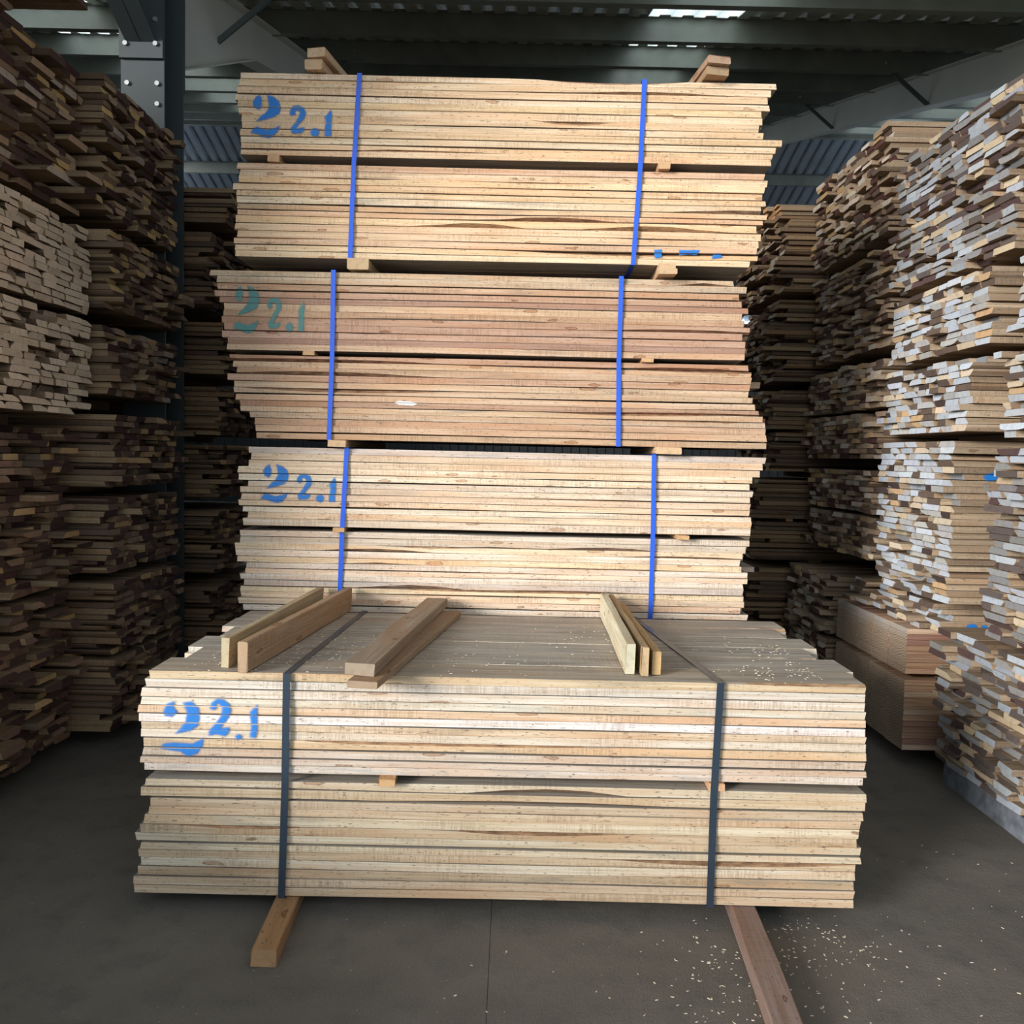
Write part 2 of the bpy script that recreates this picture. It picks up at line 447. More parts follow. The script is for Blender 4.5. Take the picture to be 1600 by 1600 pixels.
# ------------------------------------------------------------------ stencil shapes for the sprayed number
G_A = [  # pixel polygons, taken in one crop of the third bundle (units there: 1/3.636 px), origin 320,310, size 420 x 220
    [(330, 350), (345, 325), (365, 312), (376, 345), (372, 375), (358, 388), (335, 375)],
    [(403, 312), (440, 322), (466, 345), (474, 375), (468, 402), (445, 424), (400, 440), (348, 452), (372, 425), (400, 398), (414, 372), (412, 345)],
    [(320, 512), (335, 488), (352, 480), (400, 497), (440, 488), (470, 473), (462, 500), (440, 524), (410, 534), (380, 528), (350, 516)],
    [(520, 405), (524, 385), (540, 368), (568, 363), (596, 376), (606, 402), (600, 428), (572, 462), (556, 486), (598, 478), (600, 492), (584, 508), (536, 511), (528, 486), (556, 448), (572, 420), (574, 396), (560, 384), (548, 392), (552, 408), (536, 418)],
    [(632, 500), (640, 486), (656, 480), (672, 486), (678, 502), (670, 520), (654, 526), (638, 518)],
    [(706, 422), (720, 400), (736, 380), (742, 400), (740, 520), (706, 522), (708, 480), (712, 440)],
]
G_A = [[((x - 320) / 422.0, (y - 310) / 226.0) for x, y in p] for p in G_A]
G_B = [
    [(215, 455), (240, 408), (285, 393), (276, 425), (302, 462), (270, 487), (225, 482)],
    [(338, 400), (392, 392), (432, 430), (442, 490), (430, 540), (385, 572), (290, 592), (322, 560), (355, 520), (362, 470), (352, 430)],
    [(198, 682), (220, 655), (280, 648), (400, 652), (468, 616), (462, 662), (430, 712), (372, 730), (322, 700), (240, 692)],
    [(505, 432), (518, 395), (550, 372), (590, 375), (626, 400), (636, 440), (624, 485), (592, 522), (572, 556), (625, 545), (624, 578), (600, 602), (545, 590), (500, 600), (500, 570), (540, 525), (575, 480), (582, 430), (565, 402), (545, 402), (545, 432), (525, 442)],
    [(665, 605), (675, 590), (695, 590), (706, 605), (695, 620), (675, 620)],
    [(755, 450), (800, 404), (802, 560), (790, 612), (755, 602), (766, 540)],
]
G_B = [[((x - 198) / 606.0, (y - 372) / 358.0) for x, y in p] for p in G_B]
G_C = [[(0.0, 0.1), (0.11, 0.0), (0.12, 0.9), (0.02, 1.0)], [(0.36, 0.05), (0.66, 0.0), (0.62, 0.55), (0.50, 0.45), (0.37, 0.6)], [(0.86, 0.4), (0.95, 0.3), (1.0, 0.75), (0.84, 0.95)]]
G_D = [[(0.0, 0.7), (0.12, 0.1), (0.35, 0.0), (0.42, 0.2), (0.40, 0.9), (0.1, 1.0)], [(0.56, 0.15), (0.70, 0.1), (0.95, 0.6), (0.9, 1.0), (0.6, 0.9)]]

def poly_sd(poly, X, Y):
    """signed distance, positive inside"""
    p = np.array(poly); q = np.roll(p, -1, axis=0)
    inside = np.zeros(X.shape, bool); dmin = np.full(X.shape, 1e9)
    for (x0, y0), (x1, y1) in zip(p, q):
        ex, ey = x1 - x0, y1 - y0
        tt = np.clip(((X - x0) * ex + (Y - y0) * ey) / (ex * ex + ey * ey + 1e-12), 0, 1)
        dmin = np.minimum(dmin, np.hypot(X - x0 - tt * ex, Y - y0 - tt * ey))
        cond = ((y0 > Y) != (y1 > Y))
        xi = (x1 - x0) * (Y - y0) / ((y1 - y0) if y1 != y0 else 1e-9) + x0
        inside ^= cond & (X < xi)
    return np.where(inside, dmin, -dmin)

def spray_number(parent, planks, polys, X0, X1, Ztop, Zbot, mat, slope=0.0, soft=0.009, name='sprayed_number', step=0.003):
    """paint film 0.4 mm off the plank fronts. planks: list of (zb, zt, y_front, x_left, x_right)"""
    W, H = X1 - X0, Ztop - Zbot
    P = [[(x * W, y * H) for x, y in p] for p in polys]
    V, Fc, val = [], [], []
    m = 0.02
    for zb, zt, yf, xl, xr in planks:
        if zt < Zbot - m or zb > Ztop + m: continue
        a, b_ = max(X0 - m, xl + 0.002), min(X1 + m, xr - 0.002)
        if b_ <= a: continue
        nx = max(2, int((b_ - a) / step)); nz = max(2, int((zt - zb) / step))
        xs = np.linspace(a, b_, nx + 1); zs = np.linspace(zb, zt, nz + 1)
        XX, ZZ = np.meshgrid(xs, zs)
        u, v = XX - X0, Ztop - ZZ
        sd = np.full(XX.shape, -1e9)
        for p in P: sd = np.maximum(sd, poly_sd(p, u, v))
        mk = np.clip(0.5 + sd / (2 * soft), 0, 1)
        base = len(V)
        V += [(float(x), yf - 0.0022, float(z)) for x, z in zip(XX.ravel(), ZZ.ravel())]
        val += mk.ravel().tolist()
        mm = mk
        for j in range(nz):
            for i in range(nx):
                if max(mm[j, i], mm[j, i + 1], mm[j + 1, i], mm[j + 1, i + 1]) > 0.02:
                    k = base + j * (nx + 1) + i
                    Fc.append([k, k + 1, k + nx + 2, k + nx + 1])
    me = mesh(name, V, Fc, mat)
    at = me.attributes.new('spray', 'FLOAT', 'POINT')
    at.data.foreach_set('value', val)
    return link(name, me, parent)

# ------------------------------------------------------------------ the setting
def ground():
    # two floor slabs with a narrow recessed joint along the aisle
    for (x0, x1, nm) in ((-9.5, -0.0420, 'floor'), (-0.0402, 9.5, 'floor')):
        mb = MB(); mb.box(x0, x1, -3.5, 27, -0.0055, 0.0)
        tag(mb.build(nm, M_FLOOR), kind='structure')
    mb = MB(); mb.box(-9.5, 9.5, -3.5, 27, -0.2, -0.006); tag(mb.build('floor_base', M_FLOOR), kind='structure')
    mb = MB(); mb.box(-40, 40, -40, -3.5, -0.2, -0.002); tag(mb.build('unseen_bounce_yard', M_BOUNCE_YARD), kind='structure')  # unseen yard, made pale to bounce daylight up to the roof
ground()

T_SL = 0.27
Y_VAL, Y_RIDGE, Y_END = 5.68, 17.2, 26.0
A_P = 1.5
def purlin_under(y):      # height of purlin undersides
    if y < Y_VAL: return CAM_Z + A_P + T_SL * Y_VAL + 0.27 * (Y_VAL - y)
    if y <= Y_RIDGE: return CAM_Z + A_P + T_SL * y
    return CAM_Z + A_P + T_SL * Y_RIDGE - T_SL * (y - Y_RIDGE)
PUR_H = 0.20
def sheet_part(parent, x0, x1, ya, yb, mat, name, step=0.205):
    prof = [(0.0, 0.0), (0.095, 0.0), (0.125, 0.055), (0.175, 0.055)]
    V, Fc = [], []
    xs = []
    x = x0
    while x < x1 - 1e-4:
        for dx, dz in prof:
            if x + dx <= x1 + 1e-4: xs.append((x + dx, dz))
        x += step
    xs.append((x1, 0.0))
    ys = [ya + (yb - ya) * i / 3 for i in range(4)]
    for y in ys:
        zz = purlin_under(y) + PUR_H + 0.004
        for q in ((0.0,) if mat is M_SKYLIGHT else (0.0, 0.006)):
            V += [(xx, y, zz + dz + q) for xx, dz in xs]
    n = len(xs)
    if mat is M_SKYLIGHT:     # one thin sheet
        Fc = [[j * n + i, (j + 1) * n + i, (j + 1) * n + i + 1, j * n + i + 1] for j in range(3) for i in range(n - 1)]
        return link(name, mesh(name, V, Fc, mat), parent)
    for j in range(3):
        a, b_ = j * 2 * n, (j + 1) * 2 * n
        for i in range(n - 1):
            Fc.append([a + i, b_ + i, b_ + i + 1, a + i + 1])
            Fc.append([a + n + i, a + n + i + 1, b_ + n + i + 1, b_ + n + i])
    return link(name, mesh(name, V, Fc, mat), parent)
roof = link('ceiling', None); tag(roof, kind='structure')
SKY_X = [(-4.86, -3.85), (1.12, 1.92), (6.15, 7.0)]
def roof_slope(ya, yb, mat):
    x = -9.0
    edges = sorted([-9.0, 9.0] + [e for s in SKY_X for e in s])
    for a, b_ in zip(edges[:-1], edges[1:]):
        sky = any(abs(a - s[0]) < 1e-6 for s in SKY_X)
        if sky:
            sheet_part(roof, a, b_, ya, yb, M_SKYLIGHT if mat is not M_SHEET_BLUE else mat, 'skylight_sheet' if mat is not M_SHEET_BLUE else 'roof_sheet')
        else:
            n = max(1, round((b_ - a) / 1.025)); w = (b_ - a) / n
            for i in range(n): sheet_part(roof, a + i * w, a + (i + 1) * w, ya, yb, mat, 'roof_sheet')
roof_slope(-3.5, Y_VAL - 0.05, M_SHEET)
roof_slope(Y_VAL + 0.05, Y_RIDGE, M_SHEET)
roof_slope(Y_RIDGE, Y_END, M_SHEET_BLUE)
# valley gutter
mb = MB(); zg = purlin_under(Y_VAL)
mb.box(-9, 9, Y_VAL - 0.14, Y_VAL + 0.14, zg + PUR_H - 0.05, zg + PUR_H - 0.045)
mb.build('valley_gutter', M_STEEL, roof)

def purlin(y, mat=M_PURLIN):
    z = purlin_under(y); mb = MB()
    mb.box(-9, 9, y, y + 0.006, z, z + PUR_H)                 # web
    mb.box(-9, 9, y - 0.006, y + 0.065, z - 0.004, z)         # lower flange
    mb.box(-9, 9, y - 0.06, y + 0.006, z + PUR_H, z + PUR_H + 0.003)  # upper flange
    mb.box(-9, 9, y + 0.061, y + 0.065, z, z + 0.018)
    o = mb.build('roof_purlin', mat, roof)
for k in range(8): purlin(6.85 + 1.47 * k)
for y in (Y_RIDGE + 0.15, 18.9, 20.6, 22.3, 24.0): purlin(y)
for y in (4.4, 2.9, 1.4, -0.1, -1.6, -3.1): purlin(y)

def i_beam(mb, a, b_, depth_a, depth_b, fw=0.18, ft=0.012):
    """I beam in a plane X = const from a to b (tops given), web depth changes from a to b"""
    (x, ya, za), (_, yb, zb) = a, b_
    for (z0a, z1a, z0b, z1b, w) in ((za - ft, za, zb - ft, zb, fw), (za - depth_a, za - depth_a + ft, zb - depth_b, zb - depth_b + ft, fw), (za - depth_a, za, zb - depth_b, zb, 0.009)):
        h = w / 2
        mb.hexa([(x - h, ya, z0a), (x + h, ya, z0a), (x + h, yb, z0b), (x - h, yb, z0b), (x - h, ya, z1a), (x + h, ya, z1a), (x + h, yb, z1b), (x - h, yb, z1b)])

def portal_frame(x, mat):
    root = link('portal_frame', None, loc=(x, Y_VAL, 0)); tag(root, kind='structure')
    def B(mb, nm, m): return mb.build(nm, m, root, loc=(-x, -Y_VAL, 0))
    zc = purlin_under(Y_VAL)
    # column, I section: flanges face the aisle direction X
    c = MB()
    c.box(x - 0.13, x + 0.13, Y_VAL - 0.16, Y_VAL - 0.146, 0, zc)
    c.box(x - 0.13, x + 0.13, Y_VAL + 0.146, Y_VAL + 0.16, 0, zc)
    c.box(x - 0.005, x + 0.005, Y_VAL - 0.146, Y_VAL + 0.146, 0, zc)
    c.box(x - 0.16, x + 0.16, Y_VAL - 0.2, Y_VAL + 0.2, 0, 0.02)
    B(c, 'column', M_COLUMN)
    r = MB()
    i_beam(r, (x, Y_VAL + 0.16, purlin_under(Y_VAL + .16)), (x, Y_VAL + 1.9, purlin_under(Y_VAL + 1.9)), 0.70, 0.36)
    i_beam(r, (x, Y_VAL + 1.9, purlin_under(Y_VAL + 1.9)), (x, Y_RIDGE, purlin_under(Y_RIDGE)), 0.36, 0.36)
    B(r, 'rafter', mat)
    r3 = MB(); i_beam(r3, (x, Y_RIDGE, purlin_under(Y_RIDGE)), (x, Y_END, purlin_under(Y_END)), 0.36, 0.36)
    B(r3, 'rafter', mat)
    r2 = MB()
    i_beam(r2, (x, Y_VAL - 0.16, zc), (x, Y_VAL - 1.8, purlin_under(Y_VAL - 1.8)), 0.64, 0.36)
    i_beam(r2, (x, Y_VAL - 1.8, purlin_under(Y_VAL - 1.8)), (x, -3.5, purlin_under(-3.5)), 0.36, 0.36)
    B(r2, 'rafter', M_COLUMN)
    # end plates with bolts
    e = MB(); e.box(x - 0.13, x + 0.13, Y_VAL + 0.16, Y_VAL + 0.185, zc - 0.78, zc + 0.02)
    e.box(x - 0.13, x + 0.13, Y_VAL - 0.185, Y_VAL - 0.16, zc - 0.72, zc + 0.02)
    B(e, 'end_plate', M_COLUMN)
    for z in (0.08, 0.2, 0.34, 0.5, 0.64, 0.86, 0.98):
        for s in (-1, 1):
            bb = MB(); bb.disc((x + s * 0.09, Y_VAL - (0.185 if z < 0.7 else 0.16), zc - z), (0, -1, 0), 0.015, 0.014, 6); B(bb, 'bolt', M_BOLT)
    # fly braces from the rafter bottom up to the purlins
    for k in (0, 2, 4):
        yp = 6.85 + 1.47 * k
        zt = purlin_under(yp)
        br = MB()
        s = -1 if x > 0 else 1
        br.bar((x, yp + 0.02, zt - 0.33), (x + s * 0.52, yp + 0.02, zt + 0.10), 0.04, 0.008, (0, 1, 0))
        br.bar((x, yp + 0.045, zt - 0.33), (x + s * 0.52, yp + 0.045, zt + 0.10), 0.006, 0.05, (0, 1, 0))
        B(br, 'fly_brace', M_STEEL)
        bb = MB(); bb.disc((x + s * 0.5, yp - 0.012, zt + 0.085), (0, -1, 0), 0.012, 0.012, 6); B(bb, 'bolt', M_BOLT)
    return root
portal_frame(-2.27, M_RAFTER)
portal_frame(4.35, M_RAFTER)
# walls: ribbed cladding far behind the stacks
def wall(nm, x0, x1, y0, y1, h):
    mb = MB()
    n = max(1, int(max(abs(x1 - x0), abs(y1 - y0)) / 0.25))
    for i in range(n):
        if abs(x1 - x0) > abs(y1 - y0):
            a = x0 + (x1 - x0) * i / n; mb.box(a, a + (x1 - x0) / n * 0.6, y0 - 0.03, y0, 0, h)
    mb.box(min(x0, x1), max(x0, x1) + (0.05 if x0 == x1 else 0), min(y0, y1), max(y0, y1) + (0.05 if y0 == y1 else 0), 0, h)
    tag(mb.build(nm, M_WALL), kind='structure')
wall('wall_back', -9, 9, Y_END, Y_END, 5.35)
wall('wall_left', -9.05, -9.05, 0.5, Y_END, 5.0)
wall('wall_right', 9.0, 9.0, -3.5, Y_END, 5.0)

# ------------------------------------------------------------------ front-facing bundles (planks lie along X, long edges towards the viewer)
PINE = {
    'warm': [lin(c) for c in ((208, 188, 160), (204, 184, 158), (214, 200, 176), (200, 178, 152), (218, 210, 194))],
    'gold': [lin(c) for c in ((234, 206, 170), (236, 210, 174), (230, 200, 168), (236, 214, 184), (226, 192, 160), (232, 204, 170))],
    'pink': [lin(c) for c in ((206, 176, 148), (198, 166, 140), (210, 184, 156), (192, 158, 136), (206, 182, 156), (178, 144, 126))],
    'pale': [lin(c) for c in ((230, 216, 196), (222, 208, 190), (234, 212, 182), (220, 204, 188), (228, 206, 180), (216, 204, 192))],
    'grey': [lin(c) for c in ((220, 216, 206), (214, 209, 199), (220, 210, 192), (210, 203, 190), (218, 196, 166), (214, 198, 180), (224, 221, 215))],
}

def front_bundle(label, Y, D, halves, palette, seed, across=5, wane=0.24, straps=(), number=None, extra=None, row_gap=0.0016, back_shift=0.0, group='strapped bundles of the middle stack', bottom_palette=None, small_ink=False):
    """halves: list of (y_top_px, y_bottom_px, n_layers, left_px list, right_px list), pixel rows read at x=800"""
    r = random.Random(seed)
    z_bot = at_y(800, halves[-1][1], Y).z
    z_top = at_y(800, halves[0][0], Y).z
    root = link('lumber_bundle', None, loc=(0, Y, z_bot))
    tag(root, label, 'lumber bundle', group)
    fronts = []
    common = [long_plank_mesh(2.38, D / across - 0.004, 0.029, random.Random(seed * 31 + i), wane=0.3, stations=4) for i in range(4)]
    total = sum(h[2] for h in halves); li = 0
    for hi, (pt, pb, n, Ls, Rs) in enumerate(halves):
        zt, zb = at_y(800, pt, Y).z, at_y(800, pb, Y).z
        Ls, Rs = resample(Ls, n), resample(Rs, n)
        wts = [r.uniform(0.88, 1.12) for _ in range(n)]; sw = sum(wts)
        z = zt
        for i in range(n):
            hgt = (zt - zb) * wts[i] / sw
            top = z; z -= hgt
            t = hgt - row_gap * r.choice((0.5, 0.8, 1.0, 1.5, 2.0, 3.2))
            py = pt + (pb - pt) * (i + 0.5) / n
            xl = at_y(Ls[i], py - 8, Y).x; xr = at_y(Rs[i], py + 8, Y).x
            pal = PINE[palette]
            if bottom_palette and li > total * 0.45: pal = PINE[bottom_palette]
            base = r.choice(pal)
            yj = r.uniform(0.0, 0.012)
            W = D / across
            painted = number and (top > number[3] - 0.02 and z < number[2] + 0.02)
            clr = 0.62 if painted else 0.0
            me = long_plank_mesh(xr - xl, W - 0.003, t, r, wane=wane * (0.5 if painted else 1), clear_to=clr)
            link('plank', me, root, loc=((xl + xr) / 2, yj + W / 2, z - z_bot), color=vary(base, r, 0.07, 0.03))
            fronts.append((z - z_bot, z - z_bot + t, yj, xl, xr))
            for c in range(1, across):
                k = r.choice(common)
                dx = r.gauss(back_shift, 0.012 + back_shift * 0.5)
                o = link('plank', k, root, loc=((xl + xr) / 2 + dx + (0.02 if c % 2 else -0.015), c * W + W / 2 + 0.004 + (0.006 if c == 1 else 0), z - z_bot), color=vary(r.choice(pal), r, 0.1, 0.03))
                sx = (xr - xl) / 2.38 * r.uniform(0.98, 1.015)
                o.scale = (sx, 1, t / 0.029 * (r.uniform(0.9, 1.0) if i == 0 else 1.0))
            li += 1
        if hi + 1 < len(halves):
            z2 = at_y(800, halves[hi + 1][0], Y).z
            gap = z - z2
            for (sx, out) in (extra or ()):
                X = at_y(sx, (pb + halves[hi + 1][0]) / 2, Y).x
                m2 = beam_mesh((0, 0, 0), (r.uniform(-.03, .03), D * 0.97 + out, 0), 0.055, gap - 0.001, r)
                link('spacer_stick', m2, root, loc=(X, -out, z2 - z_bot + gap / 2), color=vary(lin((206, 166, 126)), r))
    zt = z_top - z_bot
    for (pxt, pxb, w, mat, back) in straps:
        xt = at_y(pxt, halves[0][0], Y).x; xb = at_y(pxb, halves[-1][1], Y).x
        mid = ((zt * 0.5, (xt + xb) / 2 + r.uniform(-.006, .006)),)
        strap_ring(root, xt, xb, -0.003, D + 0.02, -0.002, zt + 0.002, w, mat, back_x=back, bows=list(mid))
    if number:
        X0, X1, Zt, Zb, polys, mat = number
        spray_number(root, fronts, polys, X0, X1, Zt - z_bot, Zb - z_bot, mat)
    return root, fronts, z_bot, z_top

def beam_mesh(a, b_, w, h, r, mat=None, twist=0.0, n=5, cut=0.0):
    """rough-sawn bar from a to b, local to its own frame: X runs along the bar so that the grain does too. Returned as a mesh already rotated"""
    a = Vector(a); b_ = Vector(b_); d = b_ - a; L = d.length; d.normalize()
    V, Fc = [], []
    for i in range(n + 1):
        s = i / n
        ang = twist + r.uniform(-0.02, 0.02)
        c, sn = math.cos(ang), math.sin(ang)
        bow = math.sin(s * math.pi) * r.uniform(-0.002, 0.003)
        ch = 0.1 * min(w, h) * r.uniform(0.4, 1.3)
        for (y, z) in ((-w / 2 + ch, -h / 2), (w / 2 - ch, -h / 2), (w / 2, -h / 2 + ch), (w / 2, h / 2 - ch), (w / 2 - ch, h / 2), (-w / 2 + ch, h / 2), (-w / 2, h / 2 - ch), (-w / 2, -h / 2 + ch)):
            yy = y * (1 + (0 if i in (0, n) else r.uniform(-.02, .02)))
            e = (r.uniform(-0.004, 0.004) + cut * z) if i in (0, n) else 0
            V.append(Vector((s * L + e, yy * c - z * sn + bow, yy * sn + z * c)))
    k = 8
    for i in range(n):
        for j in range(k):
            p, q = i * k + j, i * k + (j + 1) % k
            Fc.append([p, p + k, q + k, q])
    Fc.append(list(range(k))); Fc.append([n * k + j for j in range(k)][::-1])
    yaw = math.atan2(d.y, d.x); pit = math.asin(max(-1, min(1, d.z)))
    me = mesh('bar', V, [f[::-1] for f in Fc], mat or M_BEARER)
    me['yaw'] = yaw; me['pit'] = pit
    return me

_link0 = link
def link(name, me, parent=None, loc=(0, 0, 0), rot=(0, 0, 0), scale=(1, 1, 1), color=None):
    o = _link0(name, me, parent, loc, rot, scale, color)
    if isinstance(me, bpy.types.Mesh) and 'yaw' in me.keys():
        o.rotation_euler = (0, -me['pit'], me['yaw'])
    return o

def bearer(label, a, b_, w, h, color, seed=1, twist=0.0, group=None, name='wooden_bearer', cat='timber bearer', cut=0.0):
    r = random.Random(seed)
    me = beam_mesh(a, b_, w, h, r, twist=twist, cut=cut)
    o = link(name, me, None, loc=a, color=vary(color, r, 0.04))
    tag(o, label, cat, group)
    return o

YF, YS = 2.955, 4.23
DF, DS = 1.19, 1.12
def num(px0, px1, py0, py1, Y, polys, mat):
    a = at_y(px0, (py0 + py1) / 2, Y); c = at_y(px1, (py0 + py1) / 2, Y)
    m = (px0 + px1) / 2
    return (a.x, c.x, at_y(m, py0, Y).z, at_y(m, py1, Y).z, polys, mat)

L1 = [232, 225, 219, 218, 213, 215, 219, 218, 223, 222, 218, 224]
L1b = [226, 219, 234, 232, 224, 218, 210, 219, 215, 219, 214, 208, 208]
R1 = [1355, 1354, 1353, 1355, 1355, 1354, 1355, 1355, 1355, 1353, 1355, 1350]
R1b = [1355, 1353, 1350, 1345, 1343, 1340, 1347, 1346, 1338, 1337, 1335, 1335, 1335]
B1, f1, zb1, zt1 = front_bundle('big low bundle in front, two black straps, bright blue 22.1, loose boards on top', YF, DF,
    [(1061, 1217, 12, L1, R1), (1229, 1409, 13, L1b, R1b)], 'grey', 11, across=6, wane=0.22,
    bottom_palette='warm', straps=((448, 440, 0.024, M_BLACK, -0.68), (1126, 1109, 0.024, M_BLACK, 0.58)),
    number=num(249, 401, 1093, 1183, YF, G_B, M_SPRAY), extra=((606, 0.03), (1120, 0.0)), group=None)

B4, f4, zb4, zt4 = front_bundle('uppermost bundle of the middle stack, golden boards, blue straps, sprayed 22.1', YS, DS,
    [(121, 250, 12, [376, 374, 370, 367, 371, 372, 377, 378, 375, 375, 376, 376], [1213, 1205, 1200, 1203, 1190, 1192, 1186, 1193, 1222, 1213, 1208, 1205]),
     (262, 409, 14, [370, 374, 373, 363, 369, 369, 370, 371, 368, 366, 370, 365, 366, 367], [1195, 1200, 1195, 1192, 1197, 1190, 1199, 1192, 1182, 1190, 1186, 1183, 1185, 1172])],
    'gold', 21, straps=((562, 547, 0.021, M_BLUE, None), (1007, 989, 0.021, M_BLUE, None)),
    number=num(392, 518, 148, 216, YS, G_A, M_SPRAY), extra=((428, 0.01), (1037, 0.03)))
B3, f3, zb3, zt3 = front_bundle('overhanging second bundle from the top, reddish boards, faded teal 22.1', YS, DS,
    [(429, 555, 12, [327, 338, 339, 334, 342, 349, 349, 346, 350, 346, 355, 354], [1147, 1167, 1155, 1160, 1170, 1160, 1163, 1172, 1160, 1165, 1165, 1164]),
     (562, 693, 13, [358, 363, 370, 355, 365, 365, 368, 375, 375, 390, 397, 399, 400], [1170, 1175, 1174, 1172, 1170, 1176, 1180, 1186, 1192, 1196, 1197, 1198, 1198])],
    'pink', 35, back_shift=0.022, wane=0.38, straps=((521, 514, 0.021, M_BLUE, None), (971, 966, 0.021, M_BLUE, None)),
    number=num(364, 475, 446, 522, YS, G_A, M_SPRAY_OLD), extra=((482, 0.0), (1012, 0.01)))
front_bundle('third bundle from the top, pale boards, blue straps, standing just above the loose boards', YS, DS,
    [(706, 830, 12, [388, 392, 388, 371, 372, 387, 374, 377, 372, 379, 387, 379], [1197, 1192, 1188, 1176, 1172, 1177, 1173, 1172, 1172, 1174, 1174, 1173]),
     (837, 962, 13, [374, 374, 366, 367, 370, 385, 383, 375, 381, 375, 376, 372, 380], [1172, 1166, 1161, 1157, 1159, 1168, 1168, 1161, 1161, 1162, 1163, 1157, 1168])],
    'pale', 47, back_shift=0.016, straps=((542, 530, 0.021, M_BLUE, None), (1022, 1016, 0.021, M_BLUE, None)),
    number=num(408, 524, 726, 787, YS, G_A, M_SPRAY), extra=((530, 0.02), (1066, 0.035)))
# the bundle that carries the stack, hidden behind the front one
r0 = random.Random(5)
b0, _, zb0, zt0 = front_bundle('bottom bundle of the middle stack, hidden behind the big front bundle', YS + 0.02, DS,
    [(982, 1070, 12, [380], [1165]), (1078, 1166, 12, [380], [1165])], 'grey', 52, wane=0.2)

# fragments of paint on the upper bundle's lowest boards
fr = at_y(1022, 389, YS); fr2 = at_y(1130, 405, YS)
spray_number(B4, f4, G_C, fr.x, fr2.x, fr.z - zb4, fr2.z - zb4, M_SPRAY, name='paint_mark', soft=0.005)
fr = at_y(616, 626, YS); fr2 = at_y(653, 635, YS)
spray_number(B3, f3, [[(0, .4), (.2, 0), (.7, .1), (1, .5), (.8, .9), (.2, .8)]], fr.x, fr2.x, fr.z - zb3, fr2.z - zb3, M_SPRAY_WHITE, name='pale_scrape', soft=0.004)
# small black code printed on one board of the uppermost bundle
for txt, px in (('11.8.46', 795), ('11.8.50', 822)):
    p = at_y(px, 283, YS)
    hit = [q for q in f4 if q[0] - 0.003 < p.z - zb4 < q[1] - 0.001]
    q = hit[0] if hit else f4[16]
    fc = bpy.data.curves.new('printed_code', 'FONT'); fc.body = txt; fc.size = 0.0135; fc.extrude = 0.0001
    fc.materials.append(M_INK)
    tmp = bpy.data.objects.new('printed_code', fc); COL.objects.link(tmp)
    bpy.context.view_layer.update()
    me = bpy.data.meshes.new_from_object(tmp.evaluated_get(bpy.context.evaluated_depsgraph_get()))
    bpy.data.objects.remove(tmp)
    link('printed_code', me, B4, loc=(p.x, q[2] - 0.0035, (q[0] + q[1]) / 2 - 0.005), rot=(math.pi / 2, 0, 0), scale=(1.0, 1, 1))

# ------------------------------------------------------------------ loose timbers
C_PALE, C_BROWN, C_WARM = lin((214, 192, 156)), lin((150, 124, 100)), lin((176, 140, 98))
zf = zb1
# floor bearers under the front bundle
h = zf - 0.0045
def on_floor(px, py, Z): return at_z(px, py, Z)
a = on_floor(412, 1484, h); a.z = h / 2
b_ = on_floor(452, 1395, h); b_.z = h / 2; d = (b_ - a).normalized()
bearer('short warm brown bearer sticking out under the left black strap of the front bundle', a, a + d * 1.35, 0.078, h, lin((158, 126, 94)), 3, twist=0.03)
a = on_floor(1236, 1612, h); a.z = h / 2
b_ = on_floor(1163, 1418, h); b_.z = h / 2; d = (b_ - a).normalized()
bearer('long greyish brown bearer under the right black strap, running to the bottom edge', a, a + d * 1.75, 0.088, h, lin((150, 128, 118)), 4)
# B0 bearers
for i, x in enumerate((-0.8, 0.8)):
    bearer('hidden floor bearer of the middle stack, on the side of the %s' % ('steel column', 'cross-cut pack')[i], (x, 4.21, zb0 / 2 - 0.001), (x, 5.38, zb0 / 2 - 0.001), 0.09, zb0 - 0.002, C_BROWN, 60 + i, group='bearers under the middle stack')

zt = zt1 + 0.001
BW, BT = 0.105, 0.03
def lay(label, p0, p1, w, h, zc, color, seed, group='loose boards lying on the front bundle', cut=0.0, twist=0.0):
    a = at_z(p0[0], p0[1], zc); c = at_z(p1[0], p1[1], zc)
    if c.y > 4.19: c = a + (c - a) * ((4.19 - a.y) / (c.y - a.y))
    return bearer(label, a, c, w, h, color, seed, group=group, name='loose_board', cat='loose board', cut=cut, twist=twist)
# on-edge pair at left
lay('thin board standing on edge, darker one behind of the leftmost pair on the front bundle', (352, 1020), (517, 925), 0.028, 0.105, zt + 0.053, lin((186, 172, 146)), 71, twist=0.04)
lay('brown board standing on edge with white end, front one of the leftmost pair', (379, 1027), (556, 929), 0.034, 0.105, zt + 0.053, lin((172, 148, 124)), 72)
# flat pair in the middle
lay('thin lower board of the flat pair lying near the middle of the front bundle', (566, 1070), (704, 958), 0.10, 0.024, zt + 0.0125, lin((158, 138, 118)), 73)
lay('thick upper board of the flat pair lying near the middle of the front bundle', (562, 1046), (684, 940), 0.10, 0.04, zt + 0.046, lin((156, 138, 118)), 74)
# three on edge at right
lay('pale board on edge facing left, of the three boards on edge', (985, 1030), (943, 944), 0.032, 0.11, zt + 0.056, lin((206, 200, 176)), 75, cut=-0.2)
lay('middle board with a bark edge, of the three boards on edge', (1008, 1034), (954, 944), 0.026, 0.10, zt + 0.051, lin((186, 160, 122)), 76)
lay('short end board on edge on the right of the three boards on edge', (1026, 1036), (970, 956), 0.030, 0.082, zt + 0.042, lin((196, 166, 122)), 77)

